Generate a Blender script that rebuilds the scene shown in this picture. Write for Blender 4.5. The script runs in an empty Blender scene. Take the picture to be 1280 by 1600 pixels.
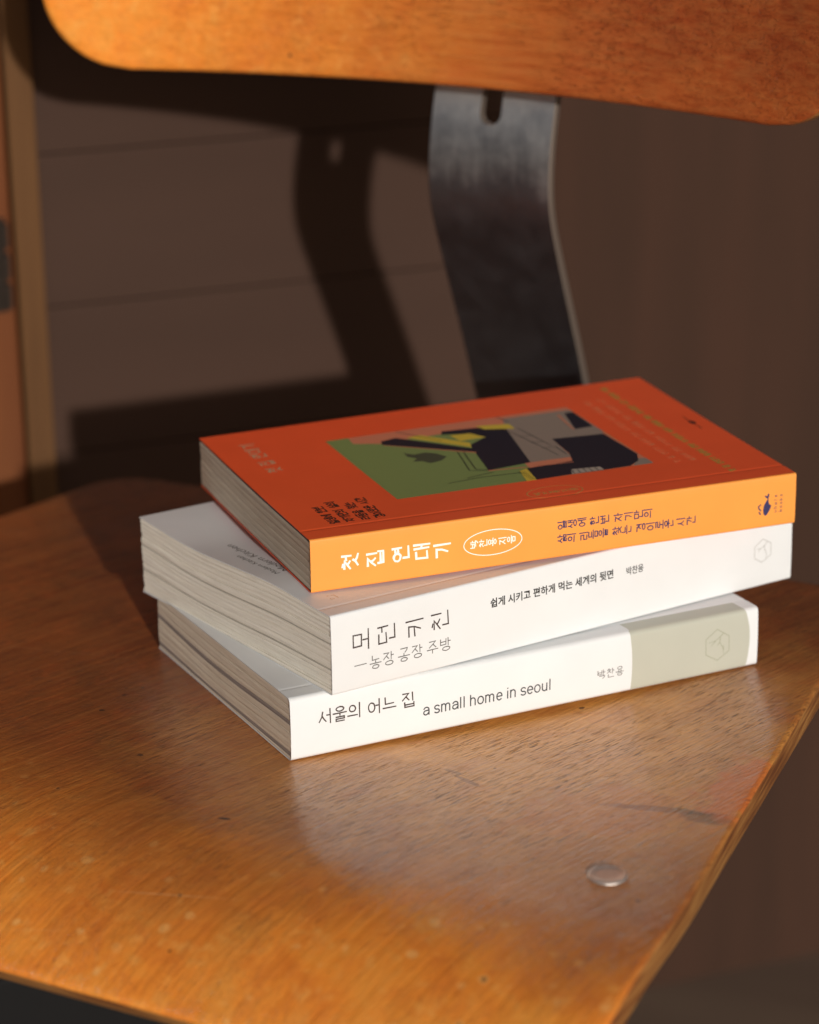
import bpy, bmesh, math, random
from mathutils import Vector, Matrix
from mathutils.geometry import tessellate_polygon
random.seed(7)
C = bpy.context.scene.collection
R = math.radians

# ------------------------------------------------------------------ camera
FPX, PITCH, ROLL, CAMH = 4050.42, 0.3469834, 0.01250196, 0.36886907
cam_d = bpy.data.cameras.new('camera')
cam = bpy.data.objects.new('camera', cam_d); C.objects.link(cam)
cp, sp = math.cos(PITCH), math.sin(PITCH)
U = Vector((0, sp, cp)); X = Vector((1, 0, 0)); D = Vector((0, cp, -sp))
rt = X*math.cos(ROLL) - U*math.sin(ROLL); upv = X*math.sin(ROLL) + U*math.cos(ROLL)
M = Matrix.Identity(4)
for i in range(3):
    M[i][0] = rt[i]; M[i][1] = upv[i]; M[i][2] = -D[i]
M[2][3] = CAMH
cam.matrix_world = M
cam_d.sensor_fit = 'HORIZONTAL'; cam_d.sensor_width = 36; cam_d.lens = FPX/1280*36
cam_d.clip_start = 0.01; cam_d.clip_end = 200
cam_d.dof.use_dof = True; cam_d.dof.focus_distance = 0.87; cam_d.dof.aperture_fstop = 10.5
bpy.context.scene.camera = cam

# ------------------------------------------------------------------ light
SUN = Vector((-0.2711, 0.9271, -0.2588)).normalized()      # direction the light travels
world = bpy.data.worlds.new('World'); bpy.context.scene.world = world; world.use_nodes = True
nt = world.node_tree; bg = nt.nodes['Background']
sky = nt.nodes.new('ShaderNodeTexSky'); sky.sky_type = 'NISHITA'; sky.sun_disc = False
sky.sun_elevation = math.asin(-SUN.z); sky.sun_rotation = math.atan2(-SUN.x, -SUN.y)
sky.air_density = 0.6; sky.dust_density = 4.0; sky.ozone_density = 0.4
nt.links.new(sky.outputs[0], bg.inputs[0]); bg.inputs[1].default_value = 0.038
sl = bpy.data.lights.new('sun', 'SUN'); sl.energy = 3.35; sl.angle = R(1.2); sl.color = (1.0, 0.965, 0.915)
so = bpy.data.objects.new('sun', sl); C.objects.link(so)
so.rotation_euler = SUN.to_track_quat('-Z', 'Y').to_euler(); so.location = -SUN*3
vs = bpy.context.scene.view_settings
vs.view_transform = 'Standard'; vs.look = 'None'; vs.exposure = 0.0; vs.gamma = 1.0
bpy.context.scene.cycles.max_bounces = 8

# ------------------------------------------------------------------ materials
def new_mat(name, color, rough=.5, spec=.5, metal=0, coat=0, coat_rough=.2):
    m = bpy.data.materials.new(name); m.use_nodes = True
    b = m.node_tree.nodes['Principled BSDF']
    b.inputs['Base Color'].default_value = (*color, 1); b.inputs['Roughness'].default_value = rough
    b.inputs['Specular IOR Level'].default_value = spec; b.inputs['Metallic'].default_value = metal
    b.inputs['Coat Weight'].default_value = coat; b.inputs['Coat Roughness'].default_value = coat_rough
    return m
class G:
    """small node graph helper"""
    def __init__(s, m): s.t = m.node_tree; s.b = s.t.nodes['Principled BSDF']
    def n(s, kind, **kw):
        x = s.t.nodes.new(kind)
        for k, v in kw.items():
            if hasattr(x, k): setattr(x, k, v)
            else: x.inputs[k].default_value = v
        return x
    def l(s, a, b): s.t.links.new(a, b)
    def coord(s, kind='Object', rotz=0, scale=(1, 1, 1), loc=(0, 0, 0)):
        tc = s.n('ShaderNodeTexCoord'); r = s.n('ShaderNodeMapping'); r.inputs['Rotation'].default_value = (0, 0, rotz)
        s.l(tc.outputs[kind], r.inputs['Vector'])
        q = s.n('ShaderNodeMapping'); q.inputs['Scale'].default_value = scale; q.inputs['Location'].default_value = loc
        s.l(r.outputs[0], q.inputs['Vector']); return q.outputs[0]
    def noise(s, vec, scale, detail=3, rough=.55, dist=0):
        x = s.n('ShaderNodeTexNoise'); x.inputs['Scale'].default_value = scale; x.inputs['Detail'].default_value = detail
        x.inputs['Roughness'].default_value = rough; x.inputs['Distortion'].default_value = dist
        s.l(vec, x.inputs['Vector']); return x.outputs['Fac']
    def ramp(s, fac, stops):
        x = s.n('ShaderNodeValToRGB'); e = x.color_ramp.elements
        while len(e) < len(stops): e.new(.5)
        for k, (p, c) in enumerate(stops):
            e[k].position = p; e[k].color = (*c, 1) if len(c) == 3 else c
        s.l(fac, x.inputs[0]); return x.outputs[0]
    def rng(s, fac, a, b, c=0., d=1.):
        x = s.n('ShaderNodeMapRange'); x.inputs[1].default_value = a; x.inputs[2].default_value = b
        x.inputs[3].default_value = c; x.inputs[4].default_value = d; s.l(fac, x.inputs[0]); return x.outputs[0]
    def mix(s, fac, a, b, mode='MIX'):
        x = s.n('ShaderNodeMix'); x.data_type = 'RGBA'; x.blend_type = mode
        for i, v in ((0, fac), (6, a), (7, b)):
            if isinstance(v, (int, float)): x.inputs[i].default_value = v
            elif isinstance(v, tuple): x.inputs[i].default_value = (*v, 1)
            else: s.l(v, x.inputs[i])
        return x.outputs[2]
    def math(s, op, a, b=0., c=None):
        x = s.n('ShaderNodeMath'); x.operation = op
        for i, v in ((0, a), (1, b), (2, c)):
            if v is None: continue
            if isinstance(v, (int, float)): x.inputs[i].default_value = v
            else: s.l(v, x.inputs[i])
        return x.outputs[0]
    def bump(s, h, strength, dist, prev=None):
        x = s.n('ShaderNodeBump'); x.inputs['Strength'].default_value = strength; x.inputs['Distance'].default_value = dist
        s.l(h, x.inputs['Height'])
        if prev is not None: s.l(prev, x.inputs['Normal'])
        return x.outputs[0]
    def out(s, color=None, normal=None, rough=None, coatn=None):
        if color is not None: s.l(color, s.b.inputs['Base Color'])
        if normal is not None: s.l(normal, s.b.inputs['Normal'])
        if rough is not None: s.l(rough, s.b.inputs['Roughness'])
        if coatn is not None: s.l(coatn, s.b.inputs['Coat Normal'])

def card(name, color, rough=.5, spec=.4, var=.05):
    m = new_mat(name, color, rough, spec); g = G(m)
    v = g.coord('Object'); n1 = g.noise(v, 35, 3); n2 = g.noise(v, 1800, 2)
    dark = tuple(c*(1-var) for c in color); lite = tuple(min(1, c*(1+var*.6)) for c in color)
    g.out(g.mix(g.rng(n1, .3, .7), dark, lite), g.bump(n2, .12, .00015, g.bump(n1, .3, .0006)))
    return m
MAT = {}
MAT['orange_cover'] = card('red_orange_card', (.99, .122, .036), .36, .45)
MAT['orange_spine'] = card('light_orange_card', (.84, .315, .058), .42, .4)
MAT['white_cover'] = card('white_card', (.71, .725, .73), .42, .4, .03)
MAT['white_cover2'] = card('cool_white_card', (.71, .73, .74), .40, .4, .03)
MAT['sage'] = card('sage_green_card', (.45, .455, .385), .42, .4, .03)
MAT['navy_flap'] = card('navy_flap_card', (.03, .035, .06), .5)
def ink(name, c, r=.5): MAT[name] = new_mat(name, c, r, .35)
ink('ink_white', (.88, .85, .78)); ink('ink_navy', (.035, .03, .10)); ink('ink_black', (.02, .018, .018))
ink('ink_brown', (.05, .032, .028)); ink('ink_grey', (.13, .125, .12)); ink('ink_slate', (.045, .05, .055)); ink('ink_lightgrey', (.36, .36, .34))
ink('ink_gold', (.62, .36, .10)); ink('ink_green_gold', (.50, .33, .07)); ink('ink_pale', (.88, .26, .11))
ink('art_green', (.22, .30, .10)); ink('art_green_dark', (.07, .085, .05)); ink('art_salmon', (.66, .23, .13)); ink('art_grey', (.30, .24, .195))
ink('art_black', (.016, .016, .028)); ink('art_yellow', (.66, .50, .06)); ink('ink_tan', (.62, .38, .22)); ink('art_grey_light', (.42, .36, .30))
ink('ink_sage_line', (.30, .31, .22))

def page_mat(name, c1, c2, line, seed):
    m = new_mat(name, c1, .85, .15); g = G(m)
    uv = g.coord('UV', 0, (4, 1100, 1), (seed, seed*3.1, 0)); n1 = g.noise(uv, 1, 3, .6)
    uv2 = g.coord('UV', 0, (6, 2700, 1), (seed, 0, 0)); n2 = g.noise(uv2, 1, 2, .6)
    ob = g.coord('Object'); n3 = g.noise(ob, 1400, 2)
    col = g.mix(g.rng(n1, .32, .68), c1, c2)
    col = g.mix(g.rng(n2, .52, .74, 0, .42), col, line)
    col = g.mix(g.rng(n3, .55, .8, 0, .22), col, line)
    h = g.math('ADD', n2, g.math('MULTIPLY', n1, 1.5))
    g.out(col, g.bump(n3, .25, .0002, g.bump(h, .55, .00035)))
    return m
MAT['page_a'] = page_mat('cream_page_edges', (.70, .61, .48), (.78, .70, .57), (.40, .33, .26), 1.3)
MAT['page_b'] = page_mat('ivory_page_edges', (.82, .77, .66), (.88, .84, .75), (.50, .44, .37), 4.7)
MAT['page_b_dark'] = page_mat('grey_page_edges', (.44, .40, .34), (.52, .48, .41), (.22, .19, .17), 2.2)
MAT['page_c'] = page_mat('tan_page_edges', (.74, .64, .50), (.82, .73, .60), (.44, .36, .29), 8.1)
MAT['page_c_dark'] = page_mat('mauve_page_edges', (.30, .25, .23), (.36, .31, .28), (.12, .10, .10), 6.4)

GR = R(46)
def dotdist(g, axis, off):
    tc = g.n('ShaderNodeTexCoord'); v = g.n('ShaderNodeVectorMath'); v.operation = 'DOT_PRODUCT'; g.l(tc.outputs['Object'], v.inputs[0]); v.inputs[1].default_value = axis
    return g.math('ADD', v.outputs['Value'], off)
def wood(name, golden, br=((.12, .029, .010), (.21, .050, .013), (.33, .090, .020)), scf=.6, extra=None, GR=GR, gz=(60, 300, 700), pa=.85):
    """varnished beech plywood; golden(g) gives the 0..1 mask of golden varnish: wear on the backrest, painted sunlight on the seat"""
    m = new_mat(name, (.4, .15, .04), .45, .15, coat=1.0, coat_rough=.2); m.node_tree.nodes['Principled BSDF'].inputs['Coat IOR'].default_value = 1.55; g = G(m)
    o = g.coord('Object')
    big = g.noise(o, 9, 3, .6, .4); mid = g.noise(o, 45, 4, .65, .3); mot = g.noise(o, 160, 3, .6)
    fib = g.noise(g.coord('Object', -GR, (22, 420, gz[0])), 1, 4, .65, .2)
    fine = g.noise(g.coord('Object', -GR, (90, 1500, gz[1]), (3, 1, 0)), 1, 3, .7)
    gold = golden(g, big, mid)
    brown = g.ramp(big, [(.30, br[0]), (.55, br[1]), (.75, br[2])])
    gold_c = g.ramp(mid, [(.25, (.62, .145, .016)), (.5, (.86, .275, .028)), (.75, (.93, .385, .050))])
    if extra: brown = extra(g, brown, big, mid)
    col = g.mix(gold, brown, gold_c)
    blo = g.noise(o, 75, 4, .7, .6)
    col = g.mix(g.rng(mid, .38, .62, .0, .25), col, (.50, .115, .022))
    col = g.mix(g.rng(blo, .5, .7, 0, .3), col, (.46, .085, .018))
    col = g.mix(g.math('MULTIPLY', g.rng(blo, .46, .28, 0, .35), gold), col, (.70, .34, .07))
    col = g.mix(g.rng(fib, .35, .7, 0, .38), col, g.mix(.5, col, (.62, .30, .09)))
    col = g.mix(g.rng(fib, .5, .22, 0, .45), col, g.mix(.6, col, (.10, .03, .012)))
    col = g.mix(g.math('MULTIPLY', g.rng(mot, .56, .74, 0, .38), gold), col, (.84, .46, .12))
    lon = g.noise(g.coord('Object', -GR, (6, 1300, gz[0]*3), (1, 4, 2)), 1, 3, .6)
    col = g.mix(g.rng(lon, .54, .64, 0, .30), col, g.mix(.55, col, (.12, .035, .012)))
    # pores: short dark dashes along the grain
    por = g.noise(g.coord('Object', -GR, (150, 2500, gz[2]), (7, 2, 1)), 1, 2, .5)
    pz = g.rng(g.noise(o, 30, 2), .35, .6)
    pore = g.math('MULTIPLY', g.math('MULTIPLY', g.rng(por, .58, .66), pz), g.math('SUBTRACT', 1., g.math('MULTIPLY', gold, .72)))
    col = g.mix(g.math('MULTIPLY', pore, pa), col, (.055, .02, .01))
    # small pits and pale scuffs
    v = g.n('ShaderNodeTexVoronoi'); v.inputs['Scale'].default_value = 150; v.inputs['Randomness'].default_value = 1
    g.l(g.n('ShaderNodeTexCoord').outputs['Object'], v.inputs['Vector'])
    sel = g.n('ShaderNodeSeparateColor'); g.l(v.outputs['Color'], sel.inputs[0])
    nz = g.math('MULTIPLY', g.math('SUBTRACT', g.math('ADD', g.math('MULTIPLY', mot, .5), g.math('MULTIPLY', blo, .5)), .5), 1.1)
    dd = g.math('ADD', v.outputs['Distance'], nz)
    scuff = g.math('MULTIPLY', g.rng(dd, .28, .12), g.rng(sel.outputs[0], .72, .80))
    col = g.mix(g.math('MULTIPLY', scuff, g.math('MULTIPLY', gold, scf*.6)), col, (.88, .56, .20))
    pit = g.math('MULTIPLY', g.rng(dd, .10, .05), g.rng(sel.outputs[1], .90, .93))
    col = g.mix(g.math('MULTIPLY', pit, .85), col, (.05, .02, .012))
    # long thin scratches
    scr = g.noise(g.coord('Object', R(18), (6, 900, 40), (5, 9, 0)), 1, 2, .4)
    scrm = g.math('MULTIPLY', g.rng(scr, .735, .76), g.rng(big, .4, .6))
    col = g.mix(g.math('MULTIPLY', scrm, .4), col, (.75, .45, .2))
    hh = g.math('ADD', g.math('MULTIPLY', pore, -1.0), g.math('MULTIPLY', fine, .5))
    n = g.bump(hh, .8, .0006, g.bump(fib, .6, .0006, g.bump(mid, .3, .0012)))
    cn = g.bump(g.math('ADD', g.math('MULTIPLY', pore, -1.), g.math('ADD', g.math('MULTIPLY', fib, .9), g.math('ADD', g.math('MULTIPLY', fine, .5), g.math('MULTIPLY', lon, .8)))), .8, .00040, g.bump(blo, .12, .0004, g.bump(mid, .12, .0010)))
    g.out(col, n, g.rng(fine, .3, .7, .36, .55), cn)
    return m, g, col

# ------------------------------------------------------------------ object helpers
def link_mesh(name, verts, faces, m, parent=None, smooth=False, uvs=None):
    me = bpy.data.meshes.new(name); me.from_pydata([tuple(v) for v in verts], [], faces); me.update()
    if uvs is not None:
        ul = me.uv_layers.new(name='UVMap')
        for lp in me.loops: ul.data[lp.index].uv = uvs[lp.vertex_index]
    if smooth: me.polygons.foreach_set('use_smooth', [True]*len(me.polygons))
    o = bpy.data.objects.new(name, me); C.objects.link(o)
    if m is not None: me.materials.append(m)
    if parent is not None: o.parent = parent
    return o
def empty(name, label, cat, group=None, mat=None):
    o = bpy.data.objects.new(name, None); C.objects.link(o); o['label'] = label; o['category'] = cat
    o.empty_display_size = .02
    if group: o['group'] = group
    if mat is not None: o.matrix_world = mat
    return o
def box(name, c, dims, m, parent=None, bevel=0., mat=None, segs=2):
    bm = bmesh.new(); bmesh.ops.create_cube(bm, size=1)
    for v in bm.verts: v.co = Vector((v.co.x*dims[0]+c[0], v.co.y*dims[1]+c[1], v.co.z*dims[2]+c[2]))
    if bevel: bmesh.ops.bevel(bm, geom=bm.edges[:], offset=bevel, segments=segs, affect='EDGES', profile=.6)
    if mat is not None: bm.transform(mat)
    me = bpy.data.meshes.new(name); bm.to_mesh(me); bm.free()
    o = bpy.data.objects.new(name, me); C.objects.link(o); me.materials.append(m)
    if parent is not None: o.parent = parent
    return o

# ------------------------------------------------------------------ hangul strokes
INI = 'ㄱㄲㄴㄷㄸㄹㅁㅂㅃㅅㅆㅇㅈㅉㅊㅋㅌㅍㅎ'
VOW = 'ㅏㅐㅑㅒㅓㅔㅕㅖㅗㅘㅙㅚㅛㅜㅝㅞㅟㅠㅡㅢㅣ'
FIN = ' ㄱㄲㄳㄴㄵㄶㄷㄹㄺㄻㄼㄽㄾㄿㅀㅁㅂㅄㅅㅆㅇㅈㅊㅋㅌㅍㅎ'
def circ(cx, cy, rx, ry, n=18): return [(cx+rx*math.sin(2*math.pi*k/n), cy+ry*math.cos(2*math.pi*k/n)) for k in range(n+1)]
JM = {'ㄱ': [[(0, 1), (1, 1), (.92, .5), (.62, 0)]], 'ㄴ': [[(0, 1), (0, 0), (1, .06)]], 'ㄷ': [[(.95, 1), (0, 1), (0, 0), (1, .05)]],
 'ㄹ': [[(0, 1), (1, 1), (1, .53), (0, .53), (0, 0), (1, .03)]], 'ㅁ': [[(0, 1), (.04, 0), (.96, 0), (1, 1), (0, 1)]],
 'ㅂ': [[(0, 1), (0, 0), (1, 0), (1, 1)], [(0, .5), (1, .5)]], 'ㅅ': [[(.52, 1), (.4, .5), (0, 0)], [(.44, .6), (.7, .25), (1, 0)]],
 'ㅇ': [circ(.5, .47, .47, .47)], 'ㅈ': [[(.05, 1), (.95, 1), (.5, .5), (0, 0)], [(.56, .55), (.75, .25), (1, 0)]],
 'ㅊ': [[(.32, 1.02), (.68, .95)], [(.05, .76), (.95, .76), (.5, .4), (0, 0)], [(.56, .42), (.75, .2), (1, 0)]],
 'ㅋ': [[(0, 1), (1, 1), (.92, .5), (.62, 0)], [(0, .52), (.9, .56)]], 'ㅌ': [[(1, 1), (0, 1), (0, 0), (1, 0)], [(0, .5), (.9, .5)]],
 'ㅍ': [[(0, 1), (1, 1)], [(.3, 1), (.34, 0)], [(.7, 1), (.66, 0)], [(0, 0), (1, 0)]],
 'ㅎ': [[(.34, 1.02), (.66, .98)], [(.02, .76), (.98, .76)], circ(.5, .3, .33, .29)],
 'ㄻ': [[(0, 1), (.42, 1), (.42, .53), (0, .53), (0, 0), (.42, .03)], [(.58, .9), (.6, .1), (.98, .1), (1, .9), (.58, .9)]]}
VV = {'ㅣ': [[(.6, 1), (.6, 0)]], 'ㅏ': [[(.4, 1), (.4, 0)], [(.4, .55), (.95, .55)]], 'ㅐ': [[(.2, .97), (.2, .05)], [(.2, .52), (.75, .52)], [(.75, 1), (.75, 0)]],
 'ㅓ': [[(.7, 1), (.7, 0)], [(.05, .58), (.7, .58)]], 'ㅔ': [[(.4, .95), (.4, .05)], [(-.1, .55), (.4, .55)], [(.9, 1), (.9, 0)]],
 'ㅕ': [[(.7, 1), (.7, 0)], [(.1, .70), (.7, .70)], [(.1, .42), (.7, .42)]], 'ㅖ': [[(.4, .95), (.4, .05)], [(-.1, .68), (.4, .68)], [(-.1, .40), (.4, .40)], [(.9, 1), (.9, 0)]]}
HV = {'ㅡ': [[(0, .5), (1, .5)]], 'ㅗ': [[(.5, 1), (.5, .15)], [(0, .15), (1, .15)]], 'ㅛ': [[(.35, 1), (.35, .15)], [(.65, 1), (.65, .15)], [(0, .15), (1, .15)]],
 'ㅜ': [[(0, .8), (1, .8)], [(.5, .8), (.5, 0)]], 'ㅠ': [[(0, .8), (1, .8)], [(.33, .8), (.3, 0)], [(.67, .8), (.67, 0)]]}
CV = {'ㅢ': ('ㅡ', 'ㅣ'), 'ㅟ': ('ㅜ', 'ㅣ'), 'ㅘ': ('ㅗ', 'ㅏ')}
def fitb(strokes, b): x0, y0, x1, y1 = b; return [[(x0+x*(x1-x0), y0+y*(y1-y0)) for x, y in s] for s in strokes]
def hangul(ch):
    k = ord(ch)-0xAC00; i, v, f = INI[k//588], VOW[(k % 588)//28], FIN[k % 28]
    out = []; has = f != ' '
    if v in VV:
        wide = v in 'ㅐㅔㅖ'
        xi = .46 if wide else .54
        if has: out += fitb(JM[i], (.06, .50, xi, .95)) + fitb(VV[v], (.58, .42, .96, 1)) + fitb(JM[f], (.22, .02, .90, .34))
        else: out += fitb(JM[i], (.05, .16, xi, .84)) + fitb(VV[v], (.58, .0, .96, 1))
    elif v in HV:
        if has: out += fitb(JM[i], (.22, .68, .80, 1)) + fitb(HV[v], (.02, .38, .98, .60)) + fitb(JM[f], (.22, .0, .80, .29))
        else: out += fitb(JM[i], (.20, .50, .80, .97)) + fitb(HV[v], (.02, .06, .98, .42))
    else:
        h, w = CV[v]
        if has: out += fitb(JM[i], (.12, .66, .58, .98)) + fitb(HV[h], (.02, .36, .68, .58)) + fitb(VV[w], (.66, .36, .98, 1)) + fitb(JM[f], (.22, .0, .86, .28))
        else: out += fitb(JM[i], (.12, .46, .58, .92)) + fitb(HV[h], (.0, .06, .70, .36)) + fitb(VV[w], (.66, .0, .98, 1))
    return out

class Print:
    """collects flat print (strokes and filled shapes) in the 2-D frame of one book face, in millimetres"""
    def __init__(s): s.v = []; s.f = []; s.k = 0
    def stroke(s, pts, w0, w1=None):
        w1 = w0 if w1 is None else w1
        P = [Vector(p) for p in pts]; n = len(P); closed = (P[0]-P[-1]).length < 1e-6
        lay = s.k % 7; s.k += 1; base = len(s.v)
        for i, p in enumerate(P):
            a = P[i-1] if i > 0 else (P[-2] if closed else None); b = P[i+1] if i < n-1 else (P[1] if closed else None)
            d1 = (p-a).normalized() if a is not None else None; d2 = (b-p).normalized() if b is not None else None
            if d1 is None: d1 = d2
            if d2 is None: d2 = d1
            t = (d1+d2); t = t.normalized() if t.length > .2 else d2
            nrm = Vector((-t.y, t.x)); c = max(.5, abs(t.dot(d2))); w = (w0+(w1-w0)*i/(n-1))/2/c
            e = Vector((0, 0))
            if not closed and i == 0: e = -d2*w0*.3
            if not closed and i == n-1: e = d1*w1*.3
            q = p+e; s.v += [(q.x+nrm.x*w, q.y+nrm.y*w, lay), (q.x-nrm.x*w, q.y-nrm.y*w, lay)]
        for i in range(n-1): s.f.append((base+2*i, base+2*i+1, base+2*i+3, base+2*i+2))
    def glyph(s, ch, cu, cv, size, w, rot=True, taper=1., wob=0., asp=1.):
        for st in hangul(ch):
            ps = []
            for x, y in st:
                x = x-.5+random.uniform(-wob, wob); y = y-.5+random.uniform(-wob, wob)
                ps.append((cu-y*size*asp, cv+x*size) if rot else (cu+x*size, cv+y*size*asp))
            s.stroke(ps, w, w*taper)
    def text(s, text, start, adv, space, other, size, w, along='u', rot=True, wob=.015, taper=.8):
        p = start
        for ch in text:
            if ch == ' ': p += space; continue
            if along == 'u': s.glyph(ch, p+adv/2, other, size, w, rot, taper, wob)
            else: s.glyph(ch, other, p+adv/2, size, w, True, taper, wob)
            p += adv
    def fill(s, pts, lay=0, seg=4.):
        bm = bmesh.new(); vs_ = [bm.verts.new((x, y, 0)) for x, y in pts]
        for t in tessellate_polygon([[Vector((x, y, 0)) for x, y in pts]]):
            try: bm.faces.new([vs_[i] for i in t])
            except ValueError: pass
        for _ in range(6):
            es = [e for e in bm.edges if e.calc_length() > seg]
            if not es: break
            bmesh.ops.subdivide_edges(bm, edges=es, cuts=1); bmesh.ops.triangulate(bm, faces=bm.faces[:])
        bm.normal_update(); base = len(s.v); bm.verts.index_update()
        s.v += [(v.co.x, v.co.y, lay) for v in bm.verts]; s.f += [tuple(base+v.index for v in f.verts) for f in bm.faces]; bm.free()
    def font(s, body, u0, u1, base_z, height=None, bold=0.):
        cu = bpy.data.curves.new('t', 'FONT'); cu.body = body; cu.offset = bold; cu.resolution_u = 3
        o = bpy.data.objects.new('t', cu); C.objects.link(o)
        me = bpy.data.meshes.new_from_object(o.evaluated_get(bpy.context.evaluated_depsgraph_get()))
        xs = [v.co.x for v in me.vertices]; k = (u1-u0)/(max(xs)-min(xs)); kz = k
        if height: ys = [v.co.y for v in me.vertices]; kz = height/(max(ys)-min(ys))
        b = len(s.v); x0 = min(xs); s.v += [(u0+(v.co.x-x0)*k, base_z+v.co.y*kz, 0) for v in me.vertices]
        s.f += [tuple(b+i for i in p.vertices) for p in me.polygons]
        bpy.data.objects.remove(o); bpy.data.curves.remove(cu); bpy.data.meshes.remove(me)
    def build(s, name, m, mapf, parent, lift=.05):
        vs_ = [mapf(u/1000, v/1000, (lift+.004*l)/1000) for u, v, l in s.v]
        me_faces = s.f
        o = link_mesh(name, vs_, me_faces, m, parent)
        bm = bmesh.new(); bm.from_mesh(o.data)
        bmesh.ops.recalc_face_normals(bm, faces=bm.faces[:]); bm.to_mesh(o.data); bm.free()
        return o

# ------------------------------------------------------------------ books
class Book:
    def __init__(s, name, label, o, Xa, Ya, Za, L, W, T, r, bot, top, bulge=.0003, crease=None, mats=None, skew=(0, 0)):
        s.L, s.W, s.T, s.r, s.bot, s.top, s.bulge, s.crease = L, W, T, r, bot, top, bulge, crease
        Xv = Vector(Xa).normalized(); Zv = Vector(Za); Zv = (Zv-Xv*Zv.dot(Xv)).normalized(); Yv = Zv.cross(Xv)
        m = Matrix.Identity(4)
        for i in range(3): m[i][0], m[i][1], m[i][2], m[i][3] = Xv[i], Yv[i], Zv[i], o[i]
        s.root = empty(name, label, 'book', 'books stacked on the chair seat', m)
        s.m = mats; s.skew = skew
        h = math.pi/2
        # outer path: bottom fore-edge -> spine -> top fore-edge, as (w, z, nw, nz)
        pth = [(W-(W-r)*k/26, 0, 0, -1) for k in range(26)]
        s.i0 = len(pth)
        pth += [(r-r*math.sin(h*k/5), r-r*math.cos(h*k/5), -math.sin(h*k/5), -math.cos(h*k/5)) for k in range(6)]
        pth += [(0, r+(T-2*r)*k/8, -1, 0) for k in range(1, 8)]
        pth += [(r-r*math.cos(h*k/5), T-r+r*math.sin(h*k/5), -math.cos(h*k/5), math.sin(h*k/5)) for k in range(6)]
        s.i1 = len(pth)-1
        wl = sorted([r+(W-r)*k/60 for k in range(1, 61)]+[crease+q*.0003 for q in range(-6, 7)]); pth += [(w_, T, 0, 1) for w_ in wl]
        s.path = pth
    def P(s, u, w, z):
        t = min(1, max(0, z/s.T)); zz = z+s.bot(u/s.L, w/s.W)*(1-t)+s.top(u/s.L, w/s.W)*t
        ww = w
        if w < s.r*1.01: ww = w-s.bulge*math.sin(math.pi*t)*(.6+.4*math.sin(math.pi*u/s.L))
        elif t > .98 and s.crease: zz -= .00011*math.exp(-((w-s.crease)/.0007)**2)
        return Vector((u+s.skew[0]*t*0, ww, zz))
    def sheet(s, name, a, b, m, th=.00032, nu=36, u0=0., u1=None):
        u1 = s.L if u1 is None else u1
        pth = s.path[a:b+1]; V = []; F = []; n = len(pth)
        for lay in (0, 1):
            for i in range(nu+1):
                u = u0+(u1-u0)*i/nu
                for (w, z, nw, nz) in pth: V.append(s.P(u, w-nw*th*lay, z-nz*th*lay))
        N = n*(nu+1)
        for i in range(nu):
            for j in range(n-1):
                q = i*n+j; F.append((q, q+n, q+n+1, q+1)); F.append((N+q, N+q+1, N+q+n+1, N+q+n))
        for i in range(nu):
            F.append((i*n, N+i*n, N+(i+1)*n, (i+1)*n)); k = n-1; F.append((i*n+k, (i+1)*n+k, N+(i+1)*n+k, N+i*n+k))
        for j in range(n-1):
            F.append((j, j+1, N+j+1, N+j)); k = nu*n; F.append((k+j, N+k+j, N+k+j+1, k+j+1))
        o = link_mesh(name, V, F, m, s.root, True)
        bm = bmesh.new(); bm.from_mesh(o.data); bmesh.ops.recalc_face_normals(bm, faces=bm.faces[:])
        for e in bm.edges:
            if len(e.link_faces) == 2 and e.calc_face_angle(0) > .7: e.smooth = False
        bm.to_mesh(o.data); bm.free(); return o
    def pages(s, cuts, m, mdark, dark=(), name='page_section', wave=.0006, jit=.00015):
        th = .0004; T = s.T-2*th; NW = 44
        for k in range(len(cuts)-1):
            z0, z1 = th+T*cuts[k], th+T*cuts[k+1]; gap = .00006
            z0 += gap; z1 -= gap
            ju = .00002+random.uniform(0, jit*1.3); V = []; UV = []; F = []
            rows = []
            nz = max(2, int((z1-z0)/.0006))
            zs = [z0+(z1-z0)*q/nz for q in range(nz+1)]
            prof = [(.00012 if q in (0, nz) else 0) for q in range(nz+1)]
            us = [0, .25, .5, .75, 1]
            ph = random.uniform(0, 6)
            for i in range(NW+1):
                w = .0005+(s.W-.0010-ju)*i/NW
                loop = []
                for q, z in enumerate(zs): loop.append((ju+prof[q], z))
                for uu in us[1:-1]: loop.append((ju+uu*(s.L-2*ju), z1))
                for q in range(nz, -1, -1): loop.append((s.L-ju-prof[q], zs[q]))
                for uu in us[-2:0:-1]: loop.append((ju+uu*(s.L-2*ju), z0))
                for (u, z) in loop:
                    t = z/s.T; wv = wave*math.sin(math.pi*t)*(math.sin(math.pi*w/s.W*1.0)*-.8+.25*math.sin(2*math.pi*w/s.W+1))
                    p = s.P(u, max(w, s.r*1.02), z); p.y = w; p.z += wv
                    V.append(p); UV.append((w*10, z*1.))
                rows.append(len(loop))
            n = rows[0]
            for i in range(NW):
                for j in range(n):
                    a = i*n+j; b = i*n+(j+1) % n; F.append((a, b, b+n, a+n))
            F.append(tuple(range(n-1, -1, -1))); F.append(tuple(NW*n+j for j in range(n)))
            mm = mdark if k in dark else m
            o = link_mesh(name, V, F, mm, s.root, False, UV)
    def on_spine(s, u, z, lift): p = s.P(u, 0, z); return Vector((p.x, p.y-lift, p.z))
    def on_top(s, u, w, lift): p = s.P(u, max(w, s.r*1.02), s.T); return Vector((p.x, w, p.z+lift))

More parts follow.
